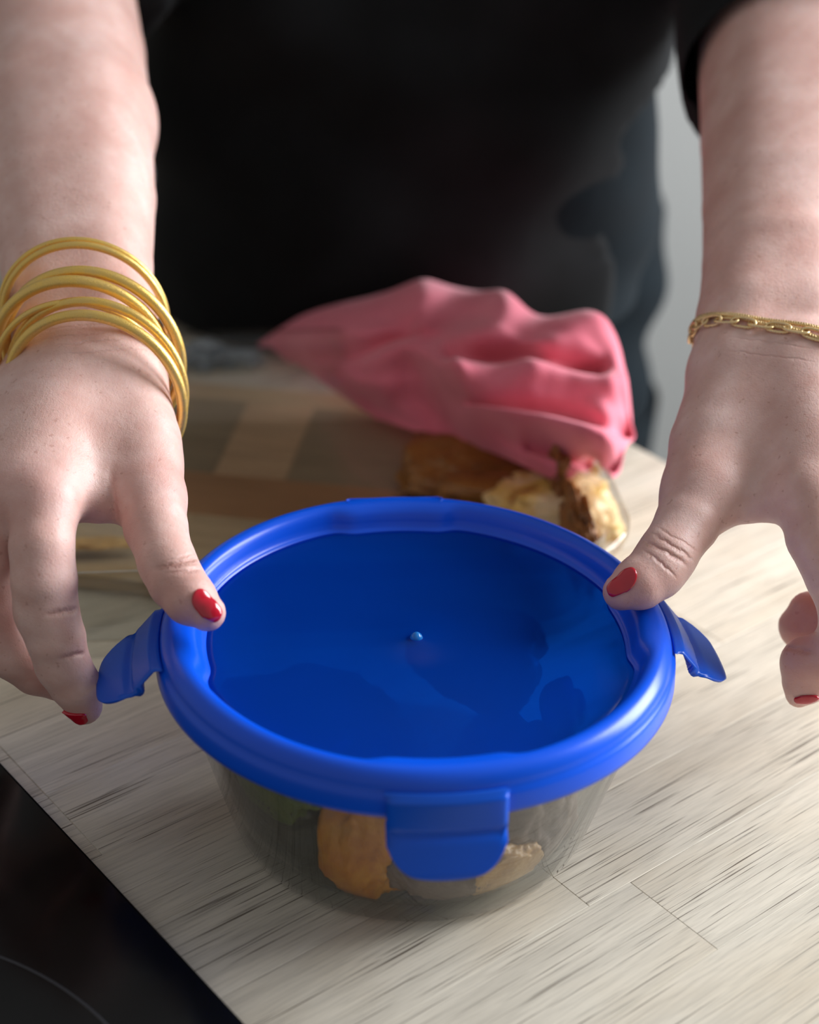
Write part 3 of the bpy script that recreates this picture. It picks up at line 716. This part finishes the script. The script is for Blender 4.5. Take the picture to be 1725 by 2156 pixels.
# right thumb knuckle and the curled fingers
crease(fR, 1398, 1155, .59, (-.50, .86), .00075, .0085, 1.0); crease(fR, 1420, 1140, .59, (-.55, .83), .0006, .0085, .7); crease(fR, 1390, 1185, .59, (-.62, .78), .0006, .007, .6)
crease(fR, 1440, 1120, .59, (-.5, .86), .0006, .008, .3)
crease(fR, 1665, 1352, .61, (-.15, .98), .0010, .006, .8); crease(fR, 1675, 1285, .62, (.1, .99), .0006, .006, .7)
for k in range(5): crease(fR, 1650+6*k, 775+24*k, .645, (-.18, .98), .0004, .014, .25)
for k in range(4): crease(fL, 170+4*k, 735+20*k, .64, (.12, .99), .0004, .014, .22)
M_SKIN = skin()
person = empty('person', (0, .60, -.90), 'person in black sweater and dark navy trousers leaning over the worktop, hands on the lid', 'person')
body = netmesh('body', [fL.net(), fR.net(), ftor.net(), flegs.net()])
nv = len(body.vertices); co = np.zeros(nv*3, np.float32); body.vertices.foreach_get('co', co); co = co.reshape(-1, 3)
red = np.zeros(nv, np.float32)
for (x, y, d, rad, amt) in ((60, 1040, .585, .016, .30), (420, 1290, .571, .012, .35), (95, 1200, .58, .010, .2), (177, 1480, .60, .010, .35), (340, 1010, .6, .012, .25), (120, 1440, .61, .012, .35),
                           (1320, 1250, .595, .012, .40), (1700, 1400, .615, .014, .5), (1700, 1320, .64, .016, .6), (1440, 1010, .62, .014, .2), (1480, 600, .68, .02, .1), (130, 900, .63, .02, .12), (-60, 1300, .59, .016, .3)):
    red = np.maximum(red, amt*np.exp(-((co-PD(x, y, d))**2).sum(1)/rad**2))
at = body.attributes.new('redness', 'FLOAT', 'POINT'); at.data.foreach_set('value', red.astype(np.float32))
link('body', body, M_SKIN, person)

# fingernails
M_NAIL = NM('red_nail_varnish'); M_NAIL.set(Base_Color=(.50, .004, .022, 1), Roughness=.18, Coat_Weight=.6, Coat_Roughness=.06); M_NAIL = M_NAIL.m
def nail(f, x, y, d, ax, hl, hw, lift=.0009):
    n = 18; V = []; a = np.array(ax)/np.hypot(*ax); bb = np.array([-a[1], a[0]])
    P = []
    for i in range(n+1):
        for j in range(n+1):
            u = -1+2*i/n; v = -1+2*j/n
            uu = u*math.sqrt(1-v*v/2) if u < 0 else u*(1-.25*v*v*v*v); vv = v*math.sqrt(1-u*u/2)*1.15 if u < 0 else v*(1.15-.15*u)*.95
            q = a*uu*hl+bb*vv*hw; P.append(PD(x+q[0], y+q[1], d))
    P = np.array(P); g = f.grad(P); A = f.project(P, 0); g = f.grad(A); cam_ = np.array([[lift*(1.25-.5*(-1+2*j/n)**2)] for i in range(n+1) for j in range(n+1)]); top = A+g*cam_; bot = A-g*.0006
    V = np.concatenate([top, bot]); m = (n+1)**2; Fc = []
    for i in range(n):
        for j in range(n):
            p = i*(n+1)+j; Fc.append((p, p+1, p+n+2, p+n+1)); Fc.append((m+p, m+p+n+1, m+p+n+2, m+p+1))
    B = [i for i in range(n+1)]+[(i+1)*(n+1)-1 for i in range(1, n+1)]+[n*(n+1)+j for j in range(n-1, -1, -1)]+[i*(n+1) for i in range(n-1, 0, -1)]
    for k in range(len(B)): p, q = B[k], B[(k+1) % len(B)]; Fc.append((p, m+p, m+q, q))
    return link('fingernail', fixn(mesh('nail', V, Fc)), M_NAIL, person)
nail(fL, 455, 1273, .561, (.78, .62), 54, 40)
nail(fR, 1301, 1221, .588, (-.86, .50), 43, 28)
nail(fL, 160, 1507, .597, (.45, .89), 27, 19)
nail(fR, 1694, 1480, .616, (-.80, .55), 32, 16)

# sweater
def sleeve(f, S_, E, W_, ext, r0, r1, r2):
    d = (W_-E)/np.linalg.norm(W_-E); H = E+d*ext
    f.cone(S_, E, r0, r1, .02); f.cone(E, H, r1, r2, .008)
    return H, d
fs = torso_field(.0045, .0, (-.27, .30, -.01), (.27, .70, .53), [l for l in LEV if l[0] >= .06][0:] if False else [(.008, -.01, .497, .155, .116), (.055, -.01, .492, .155, .119)]+[l for l in LEV if l[0] > .06])
WL, WR = PD(165, 700, .66), PD(1635, 700, .67)
for s_, S_ in ((-1, SH_L), (1, SH_R)): fs.cone((s_*.06, .52, .43), S_, .078, .070, .03)
sleeve(fs, SH_L, EL_L+np.array([.006, 0, .006]), WL, .034, .068, .056, .0520)
sleeve(fs, SH_R, EL_R+np.array([.004, 0, 0]), WR, .112, .070, .056, .0495)
def cut(f, p, n, k=.002):                       # remove everything beyond the plane
    sl, X = f.block(f.lo, f.lo+f.n*f.h); g = sum((X[i]-p[i])*n[i] for i in range(3)); return g
sl, X = fs.block(fs.lo, fs.lo+fs.n*fs.h)
for (E, W_, ext, side) in ((EL_L, WL, .034, -1), (EL_R, WR, .112, 1)):
    d = (W_-E)/np.linalg.norm(W_-E); H = E+d*ext
    g = (X[0]-H[0])*d[0]+(X[1]-H[1])*d[1]+(X[2]-H[2])*d[2]; near = np.sqrt((X[0]-H[0])**2+(X[1]-H[1])**2+(X[2]-H[2])**2) < .085
    fs.f = np.where(near & (X[1] < .44), np.maximum(fs.f, g), fs.f).astype(np.float32)
# folds of the knit and a slanting hem
fold = .0035*np.sin(X[0]*26+X[2]*70)*np.exp(-((X[2]-.16)/.12)**2) + .003*np.sin(X[0]*60-X[2]*38+X[1]*30)
fs.f = fs.f+fold.astype(np.float32)*.8
hem = (.150+.62*(X[0]-.135))-X[2]
body_zone = np.abs(X[0]) < .19
fs.f = np.where(body_zone & (X[1] > .40-.0), np.maximum(fs.f, hem*.9), fs.f).astype(np.float32)
link('sweater', netmesh('sweater', [fs.net()]), M_SWEATER, person)
# trousers
ft = torso_field(.006, -.003, (-.25, .34, -.30), (.25, .84, .15), [l for l in LEV if l[0] <= .12]+[(.17, -.01, .495, .146, .112)])
sl, X = ft.block(ft.lo, ft.lo+ft.n*ft.h)
ft.f = (ft.f+.0028*np.sin(X[0]*38+X[2]*62+1.2)*np.clip((X[0]+.05)*8, 0, 1)+.0012*np.sin(X[2]*90-X[0]*45)).astype(np.float32)
ft2 = Field((-.2, .5, -.90), (.25, .82, -.15), .010)
for s_ in (-1, 1):
    ft2.cone((.02+s_*.075, .685, -.16), (.02+s_*.085, .69, -.50), .092, .070, .02); ft2.cone((.02+s_*.085, .69, -.50), (.02+s_*.085, .70, -.83), .068, .058, .01)
hz = .150+.62*(X[0]-.135)+.012
ft.f = np.maximum(ft.f, X[2]-hz).astype(np.float32)
link('trousers', netmesh('trousers', [ft.net(), ft2.net()]), M_TROUSER, person)

# ------------------------------------------------------------------ bangles on the wrist at the left
def bangle(cx, cy, a, b, rot, d, tr, label, wob=0.):
    R = a*d/F; k = b/a; rr = math.radians(rot); e1 = RT*math.cos(rr)-UP*math.sin(rr); up = UP*math.cos(rr)+RT*math.sin(rr)
    e2 = up*k-FW*math.sqrt(max(0, 1-k*k)); d = d-.006; V, Fc = torus(PD(cx, cy, d), e1, e2, R, tr, 96, 14, wob)
    o = link('gold_bangle', mesh('bangle', V, Fc), M_BANGLE); return tag(o, label, 'bangle', 'gold bangles stacked on one wrist')
bangle(178, 668, 174, 147, 2, .668, .00115, 'thin gold bangle, topmost of the stack towards the elbow')
bangle(180, 678, 171, 147, 3, .664, .00145, 'thin gold bangle just below the topmost one')
bangle(196, 748, 188, 160, 14, .655, .00215, 'thick gold bangle whose loop stands out furthest right of wrist')
bangle(172, 757, 180, 150, 4, .652, .00225, 'thick gold bangle crossing the middle of the stack')
bangle(205, 808, 186, 158, 15, .648, .00185, 'slim gold bangle second from the hand')
bangle(201, 836, 186, 158, 15, .644, .00210, 'thick gold bangle lowest of the stack, nearest the hand')
bangle(168, 792, 172, 142, -2, .650, .00130, 'slim gold bangle tucked between the two thick lower ones')

# ------------------------------------------------------------------ chain bracelets on the right wrist
def wristpath(f, c, nrm, n, off, shift=0.):
    c = np.array(c)+nrm*shift; e1 = np.cross(nrm, [0, 0, 1.]); e1 /= np.linalg.norm(e1); e2 = np.cross(e1, nrm); P = []
    for i in range(n):
        t = 2*PI*i/n; d = e1*math.cos(t)+e2*math.sin(t); s_ = np.linspace(.008, .06, 105); v = f.sample(c+s_[:, None]*d)
        k = np.argmax(v > 0); P.append(c+d*(s_[k]+off))
    P = np.array(P)
    for _ in range(6): P = (np.roll(P, 1, 0)+2*P+np.roll(P, -1, 0))/4
    return P, c
def resample(P, m):
    Q = np.vstack([P, P[:1]]); s_ = np.r_[0, np.cumsum(np.linalg.norm(np.diff(Q, axis=0), axis=1))]; t = np.linspace(0, s_[-1], m+1)[:-1]
    return np.stack([np.interp(t, s_, Q[:, k]) for k in range(3)], 1), s_[-1]
axR = (PD(1650, 440, .725)-PD(1635, 760, .656)); axR /= np.linalg.norm(axR)
nR = axR*.85+np.array([.24, 0, .55]); nR = nR/np.linalg.norm(nR)
cR = PD(1636, 762, .665)
P, cc_ = wristpath(fR, cR, nR, 120, .0013)
def linkmesh(L, W, r):
    path = []
    for k in range(20):
        t = 2*PI*k/20; path.append((math.copysign(abs(math.cos(t))**.75, math.cos(t))*L/2, math.copysign(abs(math.sin(t))**.9, math.sin(t))*W/2, 0))
    V, Fc = tube(path, r, 8, True); V = [Vector((v[0], v[1], v[2]*1.0)) for v in V]; return fixn(mesh('link', V, Fc))
cb = empty('link_bracelet', tuple(cc_), 'gold bracelet of flat oval links on the bare wrist opposite the bangles', 'bracelet')
Q, Lt = resample(P, 32); lm = linkmesh(Lt/32*1.40, .0040, .00058)
for i in range(32):
    p = Vector(Q[i]); t = (Vector(Q[(i+1) % 32])-Vector(Q[i-1])).normalized(); out = Vector(fR.grad(Q[i:i+1])[0]); out = (out-t*out.dot(t)).normalized(); sd = out.cross(t)
    ang = .35 if i % 2 else -.35; o2 = (out*math.cos(ang)+sd*math.sin(ang)); s2 = o2.cross(t)
    o = link('chain_link', lm, M_CHAIN, None); o.parent = cb
    o.matrix_basis = Matrix.Translation(p-cb.location) @ Matrix(((t.x, s2.x, o2.x, 0), (t.y, s2.y, o2.y, 0), (t.z, s2.z, o2.z, 0), (0, 0, 0, 1)))
def rope(shift, name, label, off, tilt):
    n2 = (nR+np.array(tilt)); n2 /= np.linalg.norm(n2); P, c = wristpath(fR, cR, n2, 120, off, shift); Q, Lt = resample(P, 900); V = []; Fc = []
    root = empty(name, tuple(c), label, 'bracelet')
    for s_ in range(3):
        path = []
        for i in range(900):
            t = Q[(i+1) % 900]-Q[i-1]; t /= np.linalg.norm(t); u = c-Q[i]; u -= t*(u@t); u /= np.linalg.norm(u); v = np.cross(t, u); q = 2*PI*(i/900*75+s_/3)
            path.append(Q[i]+(u*math.cos(q)+v*math.sin(q))*.00052)
        v_, f_ = tube(path, .00042, 6, True); link('twisted_strand', mesh('strand', v_, f_), M_CHAIN, root)
rope(-.0004, 'rope_bracelet', 'thin twisted gold rope bracelet crossing under the oval links', .0009, (.13, 0, -.02))
rope(.0030, 'rope_bracelet', 'fine twisted gold rope bracelet on the elbow side of the oval links', .0012, (-.02, 0, -.03))
print('staves', staves, 'verts body', nv)
